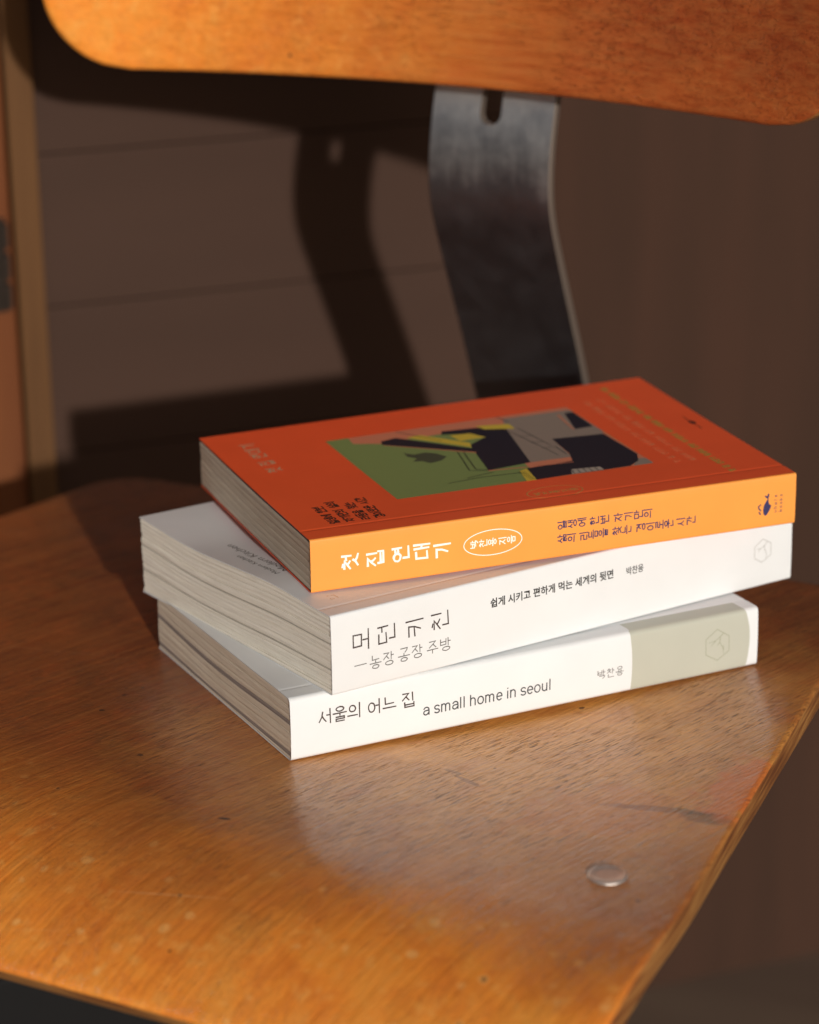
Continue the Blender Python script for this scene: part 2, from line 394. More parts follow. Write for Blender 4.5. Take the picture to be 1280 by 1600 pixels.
def arc(cx, cy, rx, ry, a0, a1, n=12): return [(cx+rx*math.cos(R(a0+(a1-a0)*k/n)), cy+ry*math.sin(R(a0+(a1-a0)*k/n))) for k in range(n+1)]
LAT = {'a': (.86, [[(.08, .78)]+arc(.40, .66, .32, .34, 140, 0)+[(.72, 0)], [(.72, .60), (.40, .56)]+arc(.34, .28, .28, .28, 90, 330)+[(.72, .30)]]),
 's': (.80, [arc(.39, .74, .29, .26, 25, 270)+arc(.39, .24, .30, .25, 90, -155)]), 'm': (1.40, [[(.12, 1), (.12, 0)], [(.12, .6)]+arc(.37, .66, .25, .34, 160, 0)+[(.62, 0)], [(.62, .6)]+arc(.88, .66, .26, .34, 160, 0)+[(1.14, 0)]]),
 'l': (.38, [[(.15, 1.42), (.15, 0)]]), 'h': (.90, [[(.12, 1.42), (.12, 0)], [(.12, .6)]+arc(.41, .66, .29, .34, 160, 0)+[(.70, 0)]]),
 'n': (.90, [[(.12, 1), (.12, 0)], [(.12, .6)]+arc(.41, .66, .29, .34, 160, 0)+[(.70, 0)]]), 'u': (.90, [[(.12, 1)]+arc(.41, .34, .29, .34, 180, 340)+[(.70, .45)], [(.70, 1), (.70, 0)]]),
 'o': (.92, [arc(.44, .5, .36, .5, 90, 450, 20)]), 'e': (.86, [[(.10, .52), (.74, .52)]+arc(.42, .5, .33, .5, 5, 315, 18)]),
 'i': (.36, [[(.15, 1), (.15, 0)], [(.15, 1.34), (.15, 1.36)]])}
def latin_line(t, s_, u0, u1, z0, xh, w):
    tot = sum(.42 if c == ' ' else LAT[c][0]+.06 for c in s_)-.1; k = (u1-u0)/tot; p = u0
    for c in s_:
        if c == ' ': p += .42*k; continue
        adv, st = LAT[c]
        for q in st:
            dot = len(q) == 2 and abs(q[0][1]-q[1][1]) < .05
            t.stroke([(p+x*k, z0+y*xh) for x, y in q], w*(1.15 if dot else 1))
        p += (adv+.06)*k
gauss = lambda t, c, w: math.exp(-((t-c)/w)**2)
# --- bottom book: white with sage green panel
bC = Book('book', 'white paperback with a sage green band on its spine, lowest of the three stacked books',
    (-.04009, .77811, 0.00012), (.89583, .4442, -.01326), (-.44439, .89527, -.03171), (-.00221, .0343, .99941), .18366, .12009, .02219, .0016,
    lambda u, w: -.0000*w, lambda u, w: .0002*gauss(w, .1, .08)-.0006*w*w, .0005, .0085)
bC.sheet('back_cover', 0, bC.i0, MAT['white_cover2']); bC.sheet('spine', bC.i0, bC.i1, MAT['white_cover2']); bC.sheet('front_cover', bC.i1, len(bC.path)-1, MAT['white_cover2'])
bC.pages([0, .045, .115, .17, .30, .41, .44, .56, .63, .72, .86, 1], MAT['page_c'], MAT['page_c_dark'], (1, 7), wave=.0016)
# sage band wraps from the spine over the hinge on to the front cover
def sage_band():
    n0, n1 = bC.i0+3, bC.i1+9; V = []; F = []; nu = 24
    pts = bC.path[n0:n1+1]
    def interp(tab, x):
        for (a, va), (b, vb) in zip(tab, tab[1:]):
            if x <= b: return va+(vb-va)*(x-a)/(b-a)
        return tab[-1][1]
    for (w, z, nw, nz) in pts:
        sarc = z*1000 if w < bC.r else 22.19+w*1000
        ul = interp([(-1, 130.5), (0, 130.6), (8, 131.0), (15, 130.9), (22.5, 130.2), (24.5, 131.2), (33, 130.5), (60, 130)], sarc)
        ur = interp([(-1, 178.4), (0, 178.7), (4, 179.6), (10, 180.2), (15, 180.1), (20, 179.0), (23, 178.0), (60, 177.5)], sarc)
        for i in range(nu+1):
            u = (ul+(ur-ul)*i/nu)/1000; p = bC.P(u, w, z); V.append(Vector((p.x, p.y+nw*.00005, p.z+nz*.00005)))
    for j in range(len(pts)-1):
        for i in range(nu):
            q = j*(nu+1)+i; F.append((q, q+1, q+nu+2, q+nu+1))
    link_mesh('green_band', V, F, MAT['sage'], bC.root, True)
sage_band()
t = Print()
for ch, u in zip('서울의어느집', (12.6, 17.9, 23.3, 30.6, 36.2, 43.3)): t.glyph(ch, u, 13.8, 5.1, .52, False, .8, .01)
t.build('title_lettering', MAT['ink_brown'], bC.on_spine, bC.root)
t = Print(); latin_line(t, 'a small home in seoul', 48.8, 98.4, 7.1, 2.72, .46); t.build('subtitle_lettering', MAT['ink_slate'], bC.on_spine, bC.root)
t = Print()
for ch, u, z in zip('박찬용', (118.5, 122.2, 125.9), (8.75, 8.75, 8.8)): t.glyph(ch, u, z, 3.3, .30, False, .8)
t.build('author_lettering', MAT['ink_grey'], bC.on_spine, bC.root)
t = Print()
hx = [(166.3, 16.9), (171.3, 13.6), (171.4, 8.0), (166.5, 5.1), (161.6, 8.0), (161.5, 13.8)]
t.stroke(hx+hx[:1], .26)
for a in ([(168.9, 15.1), (167.4, 13.8), (165.6, 12.7), (162.8, 12.3)], [(165.6, 12.8), (163.8, 10.9)], [(167.6, 13.6), (167.4, 11.8), (168.3, 10.2), (169.1, 8.6)], [(167.3, 11.8), (166.3, 10.8)], [(168.9, 10.3), (169.1, 7.2)]): t.stroke(a, .3, .16)
t.build('publisher_mark', MAT['ink_sage_line'], bC.on_spine, bC.root, .11)

# --- middle book: white
bB = Book('book', 'thickest white paperback, between the sage banded book and the orange one',
    (-.02606, .78086, .02245), (.83747, .54627, -.01521), (-.54646, .83681, -.03375), (-.00571, .03657, .99931), .19829, .13346, .02774, .0009,
    lambda u, w: -.0018*w*w, lambda u, w: (.0010*gauss(w, .27, .16)-.0016*gauss(w, .72, .20))*(1-u)**2-.0003*w, .0003, .0075)
bB.sheet('back_cover', 0, bB.i0, MAT['white_cover']); bB.sheet('spine', bB.i0, bB.i1, MAT['white_cover']); bB.sheet('front_cover', bB.i1, len(bB.path)-1, MAT['white_cover'])
bB.pages([0, .05, .085, .12, .17, .24, .29, .31, .40, .50, .56, .63, .65, .74, .80, .87, .93, .985, 1], MAT['page_b'], MAT['page_b_dark'], (6, 11), wave=.0012, jit=.00025)
t = Print()
for ch, u, z in zip('모던키친', (11.6, 21.4, 32.6, 42.7), (17.2, 17.4, 17.3, 17.5)): t.glyph(ch, u, z, 7.2, .55, True, .85, .012, .95)
t.build('title_lettering', MAT['ink_brown'], bB.on_spine, bB.root)
t = Print(); t.stroke([(8.7, 8.55), (13.3, 8.55)], .32)
for ch, u in zip('농장공장주방', (16.9, 22.0, 28.1, 33.4, 39.6, 44.8)): t.glyph(ch, u, 8.3, 4.6, .36, False, .85, .01)
t.build('subtitle_lettering', MAT['ink_grey'], bB.on_spine, bB.root)
t = Print(); t.font('쉽게 시키고 편하게 먹는 세계의 뒷면', 63.4, 115.8, 17.6, 3.35, .022)
t.build('tagline_lettering', MAT['ink_black'], bB.on_spine, bB.root)
t = Print(); t.font('박찬용', 121.6, 129.2, 17.3, 3.0, .012); t.build('author_lettering', MAT['ink_black'], bB.on_spine, bB.root)
t = Print()
hx = [(184.4, 18.1), (188.2, 15.9), (188.3, 11.4), (184.1, 9.2), (180.5, 11.4), (180.5, 15.7)]
t.stroke(hx+hx[:1], .24)
for a in ([(186.5, 16.8), (185.1, 15.4), (183.2, 14.6), (181.6, 14.8)], [(183.2, 14.6), (182.3, 13.5)], [(185.1, 15.2), (185.3, 13.9), (186.2, 12.4), (186.1, 10.6)]): t.stroke(a, .28, .16)
t.build('publisher_mark', MAT['ink_lightgrey'], bB.on_spine, bB.root)
def latin_cover(bk, body, u, w0, w1, h, m, name):
    t = Print(); t.font(body, 0, w1-w0, 0, h); t.v = [(u-y, w0+x, l) for x, y, l in t.v]; return t.build(name, m, bk.on_top, bk.root)
latin_cover(bB, 'Modern Kitchen', 13.0, 47, 88, 3.0, MAT['ink_grey'], 'cover_lettering')
latin_cover(bB, 'Modern Kitchen', 8.4, 46, 74, 2.2, MAT['ink_grey'], 'cover_lettering')
t = Print()
for a in ([(8.8, 14.4), (8.8, 13.5), (10.0, 13.5)], [(10.6, 16.6), (11.6, 16.6), (11.6, 13.6)], [(8.9, 16.8), (9.6, 16.8)]): t.stroke(a, .22)
t.build('cover_mark', MAT['ink_gold'], bB.on_top, bB.root)

# --- top book: orange
bA = Book('book', 'orange paperback with an illustrated cover, topmost of the three stacked books',
    (-.03306, .80212, .05035), (.93501, .35459, -.00531), (-.35463, .9349, -.01375), (.00009, .01474, .99989), .18202, .12781, .01881, .0008,
    lambda u, w: -.0015*w*(1-u), lambda u, w: w*(-.0015*(1-u)+.0014*u)-.0003*math.sin(math.pi*w), .0002, .0100)
bA.sheet('back_cover', 0, bA.i0, MAT['orange_cover']); bA.sheet('spine', bA.i0, bA.i1, MAT['orange_spine']); bA.sheet('front_cover', bA.i1, len(bA.path)-1, MAT['orange_cover'])
bA.pages([0, .018, .12, .26, .40, .55, .70, .82, .955, 1], MAT['page_a'], MAT['navy_flap'], (0, 8), wave=.0009)
t = Print()
for ch, u, z in zip('첫집연대기', (13.9, 22.8, 31.9, 39.5, 46.9), (9.5, 9.3, 9.7, 9.7, 9.1)): t.glyph(ch, u, z, 5.9, .86, True, .72, .018)
t.build('title_lettering', MAT['ink_white'], bA.on_spine, bA.root)
t = Print(); t.stroke(circ(65.5, 9.15, 10.7, 4.5, 60), .30)
for ch, u in zip('박찬용지음', (58.6, 61.9, 65.2, 69.0, 72.2)): t.glyph(ch, u, 9.3, 2.9, .36, True, .9, .02)
t.build('author_lettering', MAT['ink_white'], bA.on_spine, bA.root)
t = Print()
for ch, u in zip('일생에한번자기만의', (91.2, 95.0, 98.7, 103.4, 107.3, 112.5, 116.4, 120.2, 123.8)): t.glyph(ch, u, 11.8, 3.3, .44, True, .8, .015)
for ch, u in zip('삶의리듬을찾는경이로운시간', (91.2, 94.8, 99.5, 103.0, 106.8, 112.1, 115.8, 121.2, 124.8, 128.5, 132.0, 136.7, 140.7)): t.glyph(ch, u, 6.85, 3.3, .44, True, .8, .015)
t.build('subtitle_lettering', MAT['ink_navy'], bA.on_spine, bA.root)
t = Print()
t.fill([(170.85, 10.65), (170.2, 9.8), (169.4, 8.4), (169.1, 6.8), (169.3, 5.3), (169.85, 4.5), (170.5, 4.6), (171.3, 5.7), (171.9, 6.8), (172.35, 8.0), (172.0, 8.4), (171.45, 8.6), (171.15, 9.9), (171.05, 10.7), (171.3, 11.5), (171.4, 12.4), (171.0, 12.8), (170.6, 11.8), (169.4, 12.1), (169.9, 11.4)])
t.stroke([(168.1, 8.8), (167.3, 8.3), (167.3, 7.6), (168.2, 6.6)], .5); t.stroke([(167.5, 6.1), (168.1, 5.2)], .5)
lt = {'w': [[(0, 1), (.25, 0), (.5, .8), (.75, 0), (1, 1)]], 'h': [[(0, 1.5), (0, 0)], [(0, .8), (.8, .9), (.8, 0)]], 'a': [circ(.45, .5, .4, .45, 8), [(.9, 1), (.9, 0)]], 'l': [[(.4, 1.5), (.4, 0)]],
      'e': [[(.05, .5), (.9, .5), (.7, 1), (.1, .8), (.1, .2), (.85, .05)]], 'b': [[(0, 1.5), (0, 0)], circ(.45, .45, .42, .42, 8)], 'o': [circ(.45, .5, .42, .45, 8)], 'k': [[(0, 1.5), (0, 0)], [(.8, 1), (0, .45), (.85, 0)]], 's': [[(.85, .9), (.2, .9), (.2, .55), (.8, .45), (.8, .1), (.1, .1)]]}
for word, u in (('whale', 174.1), ('books', 176.2)):
    for k, chh in enumerate(word):
        for st in lt[chh]: t.stroke([(u+.45-y*.8, 5.3+k*1.42+x*.8) for x, y in st], .17)
t.build('publisher_mark', MAT['ink_navy'], bA.on_spine, bA.root)
# cover print
t = Print()
for ch, w in zip('첫집연대기', (79.0, 87.8, 97.2, 103.8, 110.4)): t.glyph(ch, 13.6, w, 5.6, .75, True, .8, .02)
t.build('cover_title', MAT['ink_tan'], bA.on_top, bA.root)
t = Print()
for s_, u in (('일생에 한번', 13.7), ('자기만의 삶의', 19.2), ('리듬을 찾는', 24.8), ('경이로운 시간', 30.2)): t.text(s_, 13.2, 3.45, 2.4, u, 3.6, .62, 'w')
t.build('cover_lettering', MAT['ink_black'], bA.on_top, bA.root)
t = Print(); t.text('첫 집 연대기 일생에 한번 자기만의 삶의 리듬을 찾는 경이로운 시간 박찬용 지음', 10.5, 2.78, 1.8, 162.8, 2.5, .62, 'w')
t.build('cover_tagline', MAT['ink_green_gold'], bA.on_top, bA.root)
t = Print(); t.text('일생에 한번 자기만의 삶의 리듬을 찾는 경이로운 시간', 27, 3.0, 2.2, 155.4, 2.6, .42, 'w'); t.text('첫 집 연대기 일생에 한번 자기만의 삶의 리듬을 찾는', 27, 3.1, 2.0, 149.4, 2.6, .42, 'w')
t.build('cover_blurb', MAT['ink_pale'], bA.on_top, bA.root)
t = Print(); t.stroke(circ(95.2, 14.9, 10.3, 5.9, 48), .32)
for ch, u in zip('박찬용지음', (88.6, 91.9, 95.2, 98.9, 102.1)): t.glyph(ch, u, 14.7, 3.0, .34, True, .9)
t.build('cover_author', MAT['ink_gold'], bA.on_top, bA.root)
t = Print(); t.fill([(174.2, 69), (175.0, 70.2), (176.2, 69.6), (176.7, 67.6), (175.9, 66.0), (174.6, 66.2)], 0, 2); t.stroke([(175.2, 70), (175.2, 73), (175.6, 76.2)], .45, .2); t.stroke([(175.3, 66), (175.4, 60)], .3, .4)
t.build('cover_mark', MAT['ink_black'], bA.on_top, bA.root)
def art(name, m, polys, lay):
    for p in polys:
        t = Print(); t.fill(p, 0); t.build(name, MAT[m], bA.on_top, bA.root, .04+.02*lay)
art('illustration_ground', 'art_green', [[(41.5, 103.4), (139.8, 104.6), (140.8, 30.2), (42.0, 29.2)]], 0)
art('illustration_wall', 'art_salmon', [[(50.5, 103.5), (139.8, 104.6), (139.5, 96), (107.6, 94), (68.7, 93), (60, 91.5), (49.8, 96)], [(98, 44), (100, 75), (139.8, 80), (140.8, 30.2), (97, 29.8)]], 1)
art('illustration_room', 'art_grey', [[(110.4, 96.6), (112, 101), (139.6, 101), (140.2, 72.7), (139, 68.8), (119, 70.8), (117.1, 48.6), (100.7, 48.7), (107.3, 86.8)],
    [(138.2, 37.5), (140.8, 36.5), (140.8, 30.3), (133, 30.3), (135, 33.5)]], 2)
art('illustration_furniture', 'art_black', [[(136.1, 97.8), (139.7, 97.6), (139.3, 78.7), (131.7, 78.2)],
    [(119, 70.8), (139, 68.8), (140.1, 42.3), (137, 34.9), (131.7, 30.4), (119.8, 30.0), (108.3, 30.1), (94.2, 29.4), (96.5, 42.7), (115.2, 44.2), (117.6, 51.9)],
    [(85.1, 96.3), (98.7, 94.9), (108.4, 89.3), (100.7, 48.7), (83.3, 46.2), (88.5, 76.6), (97.3, 83), (94, 88.8), (83.6, 92.5)],
    [(60, 94.2), (66.6, 96.1), (88.2, 72.1), (87.1, 67.6), (59.2, 89.9)]], 3)
art('illustration_lamps', 'art_yellow', [[(86, 90.4), (93.8, 89.6), (97.5, 82.9), (87.1, 82.6)], [(99, 97), (111.6, 94.2), (111.4, 88), (100.7, 91.8)], [(70.3, 94.5), (76, 95.4), (89.5, 79.1), (88.1, 73.9), (78.5, 85.2)], [(93.1, 41.0), (96.5, 42.6), (94.7, 29.3), (90.8, 29.3)]], 4)
art('illustration_table', 'art_grey_light', [[(110.6, 35.3), (121.4, 34), (121.2, 30.2), (108.7, 30.2)]], 4)
art('illustration_plant', 'art_green_dark', [[(62.8, 77.7), (65.7, 74.3), (70.3, 75.2), (73.5, 72.4), (75.7, 67.3), (72.2, 63.9), (67.4, 62.5), (65.7, 66), (62.3, 66.8), (65, 69.7), (62.6, 72.9)]], 4)
t = Print()
for a in ([(81.3, 70.8), (77, 48.6), (82.8, 46.1)], [(83.3, 70.2), (79.6, 49.2), (83.4, 47.2)], [(64.8, 38.2), (78, 39.8), (92.5, 39)], [(73, 41), (84, 43.5)], [(69.3, 103), (80.7, 85.4)], [(110.6, 104), (112.3, 95.8)]): t.stroke(a, .35)
for k in range(5): t.stroke([(110.5+k*2.2, 34.6), (109.8+k*2.3, 30.4)], .3)
for k in range(7): t.stroke([(92.2+k*.1, 40-k*1.5), (94.6, 39.5-k*1.5)], .3)
for x0, y0, x1, y1 in ((108, 86, 112, 62), (112.5, 88, 115.5, 64), (109, 78, 114, 77.5), (110, 70, 115, 69), (111.5, 62, 116, 62), (112, 62, 113.3, 52), (116.3, 62, 116.5, 52)): t.stroke([(x0, y0), (x1, y1)], .28)
t.build('illustration_outlines', MAT['art_black'], bA.on_top, bA.root, .15)
t = Print()
for a in ([(83.2, 45.7), (97.6, 43.9), (114.7, 42.6)], [(132.9, 96.5), (131, 77.9)], [(87.0, 67.4), (59.4, 89.4)]):
    t = Print(); t.stroke(a, .9, .5); t.build('illustration_highlight', MAT['art_salmon'], bA.on_top, bA.root, .17)

# ------------------------------------------------------------------ chair
B0 = Vector((-0.11780, 1.10218, 0)); EV = Vector((.87291, -.48788, 0)); BV = Vector((.48788, .87291, 0)); ZV = Vector((0, 0, 1))
nC = Vector((-0.00220988, 0.03429816, 0.9994092)); oC = Vector((-.04009, .77811, 0))
def plane_z(x, y): return -(nC.x*(x-oC.x)+nC.y*(y-oC.y))/nC.z
chair = empty('plywood_chair', 'old varnished plywood chair with curved backrest on a steel strip, under the books', 'chair')
chair.location = (B0+EV*.165+BV*-.2)
RS, RR, THM = .298, .110, R(40)              # front roll: start, radius, final angle
SF = -(RS+RR*THM)
def seat_pt(a, s, dep):
    if s > -RS: b, th, dz = s, 0, 0
    else:
        th = (-RS-s)/RR; b = -RS-RR*math.sin(th); dz = -RR*(1-math.cos(th))
    p = B0+EV*a+BV*b; p.z = plane_z(p.x, p.y)+dz
    # gentle dishing across the width and lifting towards the sides
    q = (a-.165)/.19; p.z -= .0022*math.exp(-((p.x-.045)**2+(p.y-.82)**2)/(2*.042**2))
    n = (ZV*math.cos(th)-BV*math.sin(th)); return p-n*dep
def build_panel(name, ptf, ext, s0, s1, cornr0, cornr1, thick, m, medge, parent, nr=70, nc=60):
    rnd = .0022
    levels = [(rnd, 0)] + [(rnd-rnd*math.sin(R(a)), rnd-rnd*math.cos(R(a))) for a in (30, 60, 90)] + [(0, thick-rnd)] + [(rnd-rnd*math.cos(R(a)), thick-rnd+rnd*math.sin(R(a))) for a in (30, 60, 90)]
    def rows(ins):
        out = []
        for i in range(nr+1):
            t = i/nr; t = .5-.5*math.cos(math.pi*t)
            t = .5*t+.5*(i/nr) if 0 < i < nr else t
            s = s0+ins+(s1-s0-2*ins)*t; d0 = s-(s0+ins); d1 = (s1-ins)-s
            la, ra = ext(s); la += ins; ra -= ins; c = 0
            if d0 < cornr0: c = max(c, cornr0-math.sqrt(max(0, cornr0**2-(cornr0-d0)**2)))
            if d1 < cornr1: c = max(c, cornr1-math.sqrt(max(0, cornr1**2-(cornr1-d1)**2)))
            out.append([(la+c+(ra-la-2*c)*j/nc, s) for j in range(nc+1)])
        return out
    V = []; F = []; mi = []
    N = (nr+1)*(nc+1)
    bl = [j for j in range(nc+1)]+[i*(nc+1)+nc for i in range(1, nr+1)]+[nr*(nc+1)+j for j in range(nc-1, -1, -1)]+[i*(nc+1) for i in range(nr-1, 0, -1)]
    idx = []
    for k, (ins, dep) in enumerate(levels):
        rw = rows(ins); flat = [q for r_ in rw for q in r_]
        if k in (0, len(levels)-1):
            base = len(V); V += [ptf(a, s, dep) for a, s in flat]; idx.append([base+b for b in bl])
            for i in range(nr):
                for j in range(nc):
                    q = base+i*(nc+1)+j; f = (q, q+1, q+nc+2, q+nc+1); F.append(f if k == 0 else f[::-1]); mi.append(0)
        else:
            base = len(V); V += [ptf(*flat[b], dep) for b in bl]; idx.append([base+q for q in range(len(bl))])
    for k in range(len(levels)-1):
        A_, B_ = idx[k], idx[k+1]; n = len(A_)
        for q in range(n): F.append((A_[q], B_[q], B_[(q+1) % n], A_[(q+1) % n])); mi.append(1 if k >= 2 else 0)
    o = link_mesh(name, V, F, m, None, True); o.data.materials.append(medge)
    for p, q in zip(o.data.polygons, mi): p.material_index = q
    bm = bmesh.new(); bm.from_mesh(o.data); bmesh.ops.recalc_face_normals(bm, faces=bm.faces[:]); bm.to_mesh(o.data); bm.free()
    o.parent = parent; o.matrix_parent_inverse = parent.matrix_world.inverted() if parent.matrix_world != Matrix.Identity(4) else Matrix.Translation(-parent.location)
    return o
bpy.context.view_layer.update()
def seat_sun_gold(g, big, mid):  # sunlight painted into the colour: seat turns golden along its front roll
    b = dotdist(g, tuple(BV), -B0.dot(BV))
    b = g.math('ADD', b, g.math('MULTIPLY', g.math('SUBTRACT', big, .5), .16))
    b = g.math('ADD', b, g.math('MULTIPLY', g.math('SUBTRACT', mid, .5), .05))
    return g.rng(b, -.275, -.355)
def tan_glow(g, brown, big, mid):  # tan disc in the wood colour paints the books' reflected glow on the seat
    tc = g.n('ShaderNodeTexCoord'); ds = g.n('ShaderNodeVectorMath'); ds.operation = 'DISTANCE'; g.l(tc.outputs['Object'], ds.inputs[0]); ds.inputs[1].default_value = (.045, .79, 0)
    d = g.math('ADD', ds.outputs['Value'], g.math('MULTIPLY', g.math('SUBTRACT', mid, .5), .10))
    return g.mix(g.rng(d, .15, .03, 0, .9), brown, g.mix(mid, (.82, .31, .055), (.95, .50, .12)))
m_seat, gs, scol = wood('varnished_beech_seat', seat_sun_gold, extra=tan_glow)
# individual marks: a dark stain near the right edge, a red patch, scratches
def blot(g, col, centre, ang, lx, ly, color, amt, wob=.4, sc=250):
    tc = g.n('ShaderNodeTexCoord'); mp = g.n('ShaderNodeMapping'); mp.vector_type = 'TEXTURE'
    mp.inputs['Location'].default_value = (centre[0], centre[1], 0); mp.inputs['Rotation'].default_value = (0, 0, ang); mp.inputs['Scale'].default_value = (lx, ly, 1000)
    g.l(tc.outputs['Object'], mp.inputs['Vector'])
    ln = g.n('ShaderNodeVectorMath'); ln.operation = 'LENGTH'; g.l(mp.outputs[0], ln.inputs[0])
    nz = g.noise(g.coord('Object'), sc, 3)
    d = g.math('ADD', ln.outputs['Value'], g.math('MULTIPLY', g.math('SUBTRACT', nz, .5), wob*2))
    return g.mix(g.math('MULTIPLY', g.rng(d, 1.15, .75), amt), col, color)
def spx(a, b): p = B0+EV*a+BV*b; return (p.x, p.y)
STAINS = []
scol = blot(gs, scol, (.0785, .737), R(-15), .018, .0022, (.06, .02, .014), .62, .6, 200)
scol = blot(gs, scol, (.0915, .730), R(-18), .008, .0044, (.06, .018, .012), .62, .5, 260)
scol = blot(gs, scol, (.106, .752), R(65), .026, .011, (.70, .14, .03), .55, .9, 120)
scol = blot(gs, scol, (.060, .735), R(20), .030, .018, (.55, .13, .03), .30, .9, 120)
scol = blot(gs, scol, (-.0595, .7345), R(-20), .0022, .0009, (.03, .015, .012), .95, .3, 400)
scol = blot(gs, scol, (-.108, .826), R(-10), .0012, .0009, (.03, .015, .012), .95, .3, 400)
scol = blot(gs, scol, (.018, .762), R(-50), .0065, .0011, (.36, .15, .05), .8, .6, 300)
scol = blot(gs, scol, (.0135, .770), R(-40), .0048, .0012, (.34, .15, .05), .7, .6, 300)
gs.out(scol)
m_ply = new_mat('plywood_edge', (.5, .24, .07), .5, .4, coat=.3); g = G(m_ply)
st = g.noise(g.coord('Object', 0, (30, 30, 700)), 1, 3); g.out(g.ramp(st, [(.35, (.14, .045, .014)), (.5, (.26, .10, .026)), (.65, (.40, .19, .055))]), g.bump(g.noise(g.coord('Object'), 500, 3), .5, .0004))
mp_inv = lambda s: (-.0145+.145*max(s, -.40)+1.1*max(0, -s-.27)**2, .342-.145*max(s, -.40)-1.1*max(0, -s-.27)**2)
def place_world(o, parent):
    o.parent = parent; o.matrix_parent_inverse = parent.matrix_world.inverted()
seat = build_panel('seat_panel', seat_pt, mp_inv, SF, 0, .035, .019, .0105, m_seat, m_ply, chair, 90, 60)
# backrest
AC = .1640
def back_pt(a, z, dep):
    b = .004-1.12*(a-AC)**2; sl = -2.24*(a-AC)
    n = (EV*sl*-1*1.0+BV*-1.0*-1).normalized()       # pointing to the rear
    n = (BV-EV*sl).normalized()
    rec = .10*(z-.177)
    p = B0+EV*a+BV*(b+rec); p.z = z
    return p+n*dep
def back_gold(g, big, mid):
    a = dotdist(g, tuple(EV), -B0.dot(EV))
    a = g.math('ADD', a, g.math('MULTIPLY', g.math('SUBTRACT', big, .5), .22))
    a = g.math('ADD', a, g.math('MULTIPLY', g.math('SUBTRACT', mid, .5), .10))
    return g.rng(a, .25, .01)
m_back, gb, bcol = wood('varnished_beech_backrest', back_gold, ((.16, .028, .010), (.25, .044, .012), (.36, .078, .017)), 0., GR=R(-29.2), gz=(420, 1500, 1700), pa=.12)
gb.b.inputs['Coat Weight'].default_value = .25
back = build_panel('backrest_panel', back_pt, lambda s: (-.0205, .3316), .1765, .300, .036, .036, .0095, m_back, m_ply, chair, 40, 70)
# steel strip
m_steel = new_mat('spring_steel_painted_sheen', (.30, .30, .31), .32, .5, metal=1); g = G(m_steel)
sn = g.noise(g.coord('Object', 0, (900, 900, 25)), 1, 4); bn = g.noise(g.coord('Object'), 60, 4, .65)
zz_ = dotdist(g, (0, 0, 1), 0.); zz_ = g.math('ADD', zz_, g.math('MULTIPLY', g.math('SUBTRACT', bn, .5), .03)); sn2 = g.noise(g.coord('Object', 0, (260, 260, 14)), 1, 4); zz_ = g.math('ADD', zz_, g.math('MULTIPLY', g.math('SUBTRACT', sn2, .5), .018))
g.out(g.mix(g.rng(zz_, .136, .166), (.24, .235, .25), (.90, .90, .87)), g.bump(sn, .15, .0002, g.bump(bn, .06, .0003)), g.rng(bn, .3, .7, .38, .48))  # sky reflection painted into the base colour: pale above, dark below
prof = [(.070, -.035), (.072, -.015), (.069, .000), (.062, .020), (.0545, .037), (.045, .060), (.0355, .081), (.027, .100), (.0200, .116), (.0165, .127), (.0158, .138), (.0166, .149), (.0190, .161), (.0225, .173), (.0275, .187), (.034, .205), (.042, .225), (.050, .245)]
low = [(-.12, -.0290), (-.03, -.0290), (.02, -.0300), (.048, -.0345), (.062, -.0385)]
prof = [(b, z-.004) for b, z in [(-.16, -.0200), (-.02, -.0205), (.030, -.0215), (.050, -.0200), (.062, -.0130)]] + prof[2:]
def chaikin(p, n=3):
    for _ in range(n):
        q = [p[0]]
        for a, b in zip(p, p[1:]): q += [(a[0]*.75+b[0]*.25, a[1]*.75+b[1]*.25), (a[0]*.25+b[0]*.75, a[1]*.25+b[1]*.75)]
        p = q+[p[-1]]
    return p
prof = chaikin(prof)
bm = bmesh.new(); A0, A1, TH = .1367, .1924, .0042; rowsv = []
for i, (b, z) in enumerate(prof):
    pb, pz = prof[max(0, i-1)]; qb, qz = prof[min(len(prof)-1, i+1)]; t = Vector((qb-pb, qz-pz)).normalized(); n = Vector((t.y, -t.x))   # to the rear
    f = B0+BV*b; r_ = B0+BV*(b+n.x*TH); ring = []
    cols = [A0+.0006]+[A0+(A1-A0)*k/8 for k in range(1, 8)]+[A1-.0006]
    pts = [(a, 0) for a in cols]+[(A1, .14), (A1, .86)]+[(a, 1) for a in cols[::-1]]+[(A0, .86), (A0, .14)]
    for a, dd in pts: p = B0+EV*a+BV*(b+n.x*TH*dd); p.z = z+n.y*TH*dd; ring.append(bm.verts.new(p))
    rowsv.append(ring)
for r1, r2 in zip(rowsv, rowsv[1:]):
    n = len(r1)
    for k in range(n): bm.faces.new((r1[k], r1[(k+1) % n], r2[(k+1) % n], r2[k]))
bm.faces.new(rowsv[0]); bm.faces.new(rowsv[-1][::-1]); bmesh.ops.recalc_face_normals(bm, faces=bm.faces[:])
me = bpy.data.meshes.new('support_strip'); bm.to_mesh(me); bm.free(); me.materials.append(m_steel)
strip = bpy.data.objects.new('support_strip', me); C.objects.link(strip)
bm = bmesh.new(); ring1 = []; ring2 = []; sc_a, sz0, sz1, sr = .1637, .1590+.0048, .205, .0048
outl = [(sc_a+sr*math.cos(R(t_)), sz0+sr*math.sin(R(t_))) for t_ in range(180, 361, 15)]+[(sc_a+sr*math.cos(R(t_)), sz1+sr*math.sin(R(t_))) for t_ in range(0, 181, 15)]
for a, z in outl:
    for bb, rr in ((-.02, ring1), (.07, ring2)):
        p = B0+EV*a+BV*bb; p.z = z; rr.append(bm.verts.new(p))
n = len(ring1)
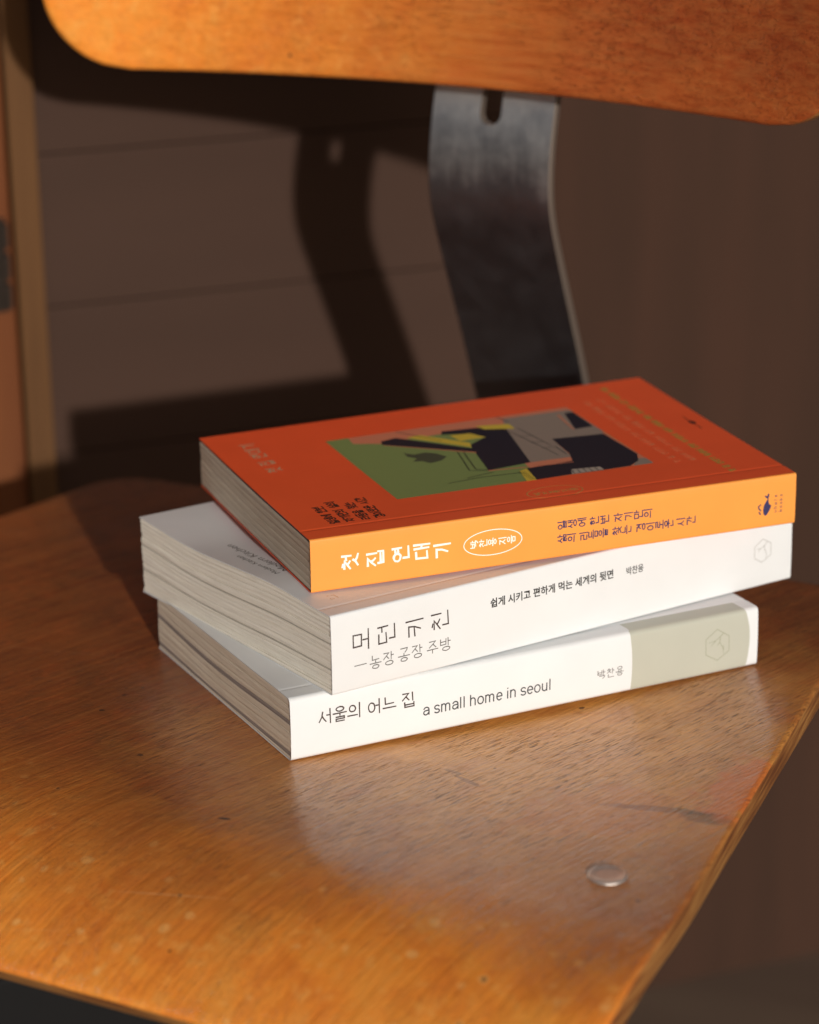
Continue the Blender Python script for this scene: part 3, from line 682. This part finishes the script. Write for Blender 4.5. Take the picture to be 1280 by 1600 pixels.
for k in range(n): bm.faces.new((ring1[k], ring1[(k+1) % n], ring2[(k+1) % n], ring2[k]))
bm.faces.new(ring1); bm.faces.new(ring2[::-1]); bmesh.ops.recalc_face_normals(bm, faces=bm.faces[:])
mc = bpy.data.meshes.new('cut'); bm.to_mesh(mc); bm.free(); cutter = bpy.data.objects.new('cut', mc); C.objects.link(cutter)
md = strip.modifiers.new('b', 'BOOLEAN'); md.object = cutter; md.operation = 'DIFFERENCE'; md.solver = 'EXACT'
bpy.context.view_layer.update()
me2 = bpy.data.meshes.new_from_object(strip.evaluated_get(bpy.context.evaluated_depsgraph_get()))
strip.modifiers.clear(); strip.data = me2; me2.name = 'support_strip'; bpy.data.objects.remove(cutter)
bm = bmesh.new(); bm.from_mesh(me2)
for f in bm.faces: f.smooth = True
for e in bm.edges: e.smooth = e.calc_face_angle(0) < .6
for f in bm.faces:
    if abs(f.normal.dot(EV)) > .5: f.material_index = 1
bm.to_mesh(me2); bm.free()
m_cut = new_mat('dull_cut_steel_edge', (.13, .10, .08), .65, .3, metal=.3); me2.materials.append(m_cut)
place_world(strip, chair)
# rivets
m_rivet = new_mat('dull_aluminium', (.36, .31, .28), .45, .5, metal=.8)
g = G(m_rivet); rn = g.noise(g.coord('Object'), 700, 3); g.out(g.mix(rn, (.58, .50, .44), (.80, .72, .66)), g.bump(rn, .4, .0004))
def rivet(a, s):
    c = seat_pt(a, s, 0); V = []; F = []; n = 32; prof_ = [(.0061, -.0006), (.0061, .0001), (.0059, .0005), (.0055, .00075), (.0050, .00075), (.0047, .00055), (.0030, .00050), (.0015, .00045), (.0, .00045)]
    for r_, z in prof_:
        for k in range(n):
            t_ = 2*math.pi*k/n; V.append(c+EV*(r_*math.cos(t_))+BV*(r_*math.sin(t_))+ZV*z)
    for j in range(len(prof_)-1):
        for k in range(n): F.append((j*n+k, j*n+(k+1) % n, (j+1)*n+(k+1) % n, (j+1)*n+k))
    o = link_mesh('rivet', V, F, m_rivet, None, True); place_world(o, chair)
rivet(.3545, -.2745); rivet(.330-.3545, -.2745)

# ------------------------------------------------------------------ setting
ew = Vector((math.cos(R(20)), math.sin(R(20)), 0)); nw = Vector((-ew.y, ew.x, 0)); W0 = Vector((-.0371, 1.2838, 0))
Mw = Matrix.Identity(4)
for i in range(3): Mw[i][0], Mw[i][1], Mw[i][2], Mw[i][3] = ew[i], nw[i], ZV[i], W0[i]
m_plank = new_mat('brown_painted_plank', (.072, .038, .028), .8, .12); g = G(m_plank)
pn = g.noise(g.coord('Object', 0, (3, 3, 14)), 1, 4, .6); fn = g.noise(g.coord('Object', 0, (12, 12, 160)), 1, 4); cl = g.noise(g.coord('Object'), 2.6, 2)
g.out(g.mix(g.rng(cl, .35, .65, 0, .45), g.mix(g.rng(pn, .3, .7), (.045, .0250, .0178), (.053, .0290, .0205)), (.054, .0265, .0165)), g.bump(fn, .25, .0006))
m_panel = new_mat('reddish_brown_panel', (.07, .034, .024), .8, .12); g = G(m_panel)
pn = g.noise(g.coord('Object', 0, (16, 16, 1.5)), 1, 4, .6); g.out(g.ramp(pn, [(.3, (.034, .0175, .0112)), (.5, (.042, .0205, .0130)), (.7, (.051, .0235, .0148))]), g.bump(pn, .2, .001))
wall = empty('plank_wall', 'dark brown wall of wide horizontal planks behind the chair', 'wall', None, Mw)
z = .0322-.0761*6
for k in range(16):
    box('plank', (-.0175+random.uniform(-1e-4,1e-4), .012+random.uniform(-2e-4,2e-4), z+.03805), (.27, .024, .0756), m_plank, wall, .0008); z += .0761
backing = box('backing_board', (-.0175, .032, .1), (.27, .012, 1.32), m_panel, wall)
pan = box('wall_panel', (.9185, .012, .25), (1.6, .024, 1.6), m_panel, wall, .002)
pan2 = box('wall_panel', (-1.1, .05, .25), (1.85, .02, 1.6), m_panel, wall, .002)
# door and post at the left
m_post = new_mat('tan_wood_post', (.14, .075, .038), .75, .12); g = G(m_post)
pn = g.noise(g.coord('Object', 0, (120, 120, 6)), 1, 4, .6); g.out(g.mix(g.rng(pn, .3, .7), (.080, .036, .014), (.110, .052, .020)), g.bump(pn, .3, .0008))
post = box('door_post', (-.1592, -.006, .25), (.0136, .024, 1.56), m_post, None, .002); post.matrix_world = Mw
post['label'] = 'tan wooden post standing upright between the orange door and planks'; post['category'] = 'post'
m_door = new_mat('orange_wood_door', (.22, .065, .026), .75, .12); g = G(m_door)
pn = g.noise(g.coord('Object', 0, (90, 90, 5)), 1, 4, .6); g.out(g.mix(g.rng(pn, .3, .7), (.105, .032, .011), (.135, .045, .015)), g.bump(pn, .3, .0008))
door = empty('cabinet_door', 'orange brown wooden door at the far left with a dark hinge', 'door', None, Mw)
box('door_leaf', (-.3648, -.004, .25), (.396, .022, 1.55), m_door, door, .002)
m_hinge = new_mat('dark_hinge_metal', (.020, .013, .009), .75, .15, metal=0)
hg = box('hinge', (-.1745, -.0165, .0600), (.008, .003, .046), m_hinge, door, .0008)
for zz in (.0450, .0600, .0750):
    b_ = box('hinge_knuckle', (-.1715, -.0185, zz), (.0045, .0045, .0125), m_hinge, door, .0012); 
# near-black board added to stand in for shade along the wall foot
m_shade = new_mat('near_black_shade', (.004, .0035, .0035), .7, .2); g = G(m_shade); g.out(None, g.bump(g.noise(g.coord('Object'), 40, 3), .3, .001))
sk = box('shade_board', (-.60, -.030, -.365), (1.43, .016, .108), m_shade, None, .002); sk.matrix_world = Mw
sk['label'] = 'near black board added for the shade along the foot of the wall, below the seat front'; sk['category'] = 'shade board'
# floor
m_floor = new_mat('dark_brown_floor', (.055, .032, .024), .6, .4); g = G(m_floor)
pn = g.noise(g.coord('Object', R(20), (2, 14, 2)), 1, 4, .6); g.out(g.mix(g.rng(pn, .3, .7), (.10, .064, .046), (.145, .098, .068)), g.bump(pn, .2, .002))
fl = link_mesh('floor', [(-30, -30, -.42), (30, -30, -.42), (30, 30, -.42), (-30, 30, -.42)], [(0, 1, 2, 3)], m_floor); fl['kind'] = 'structure'
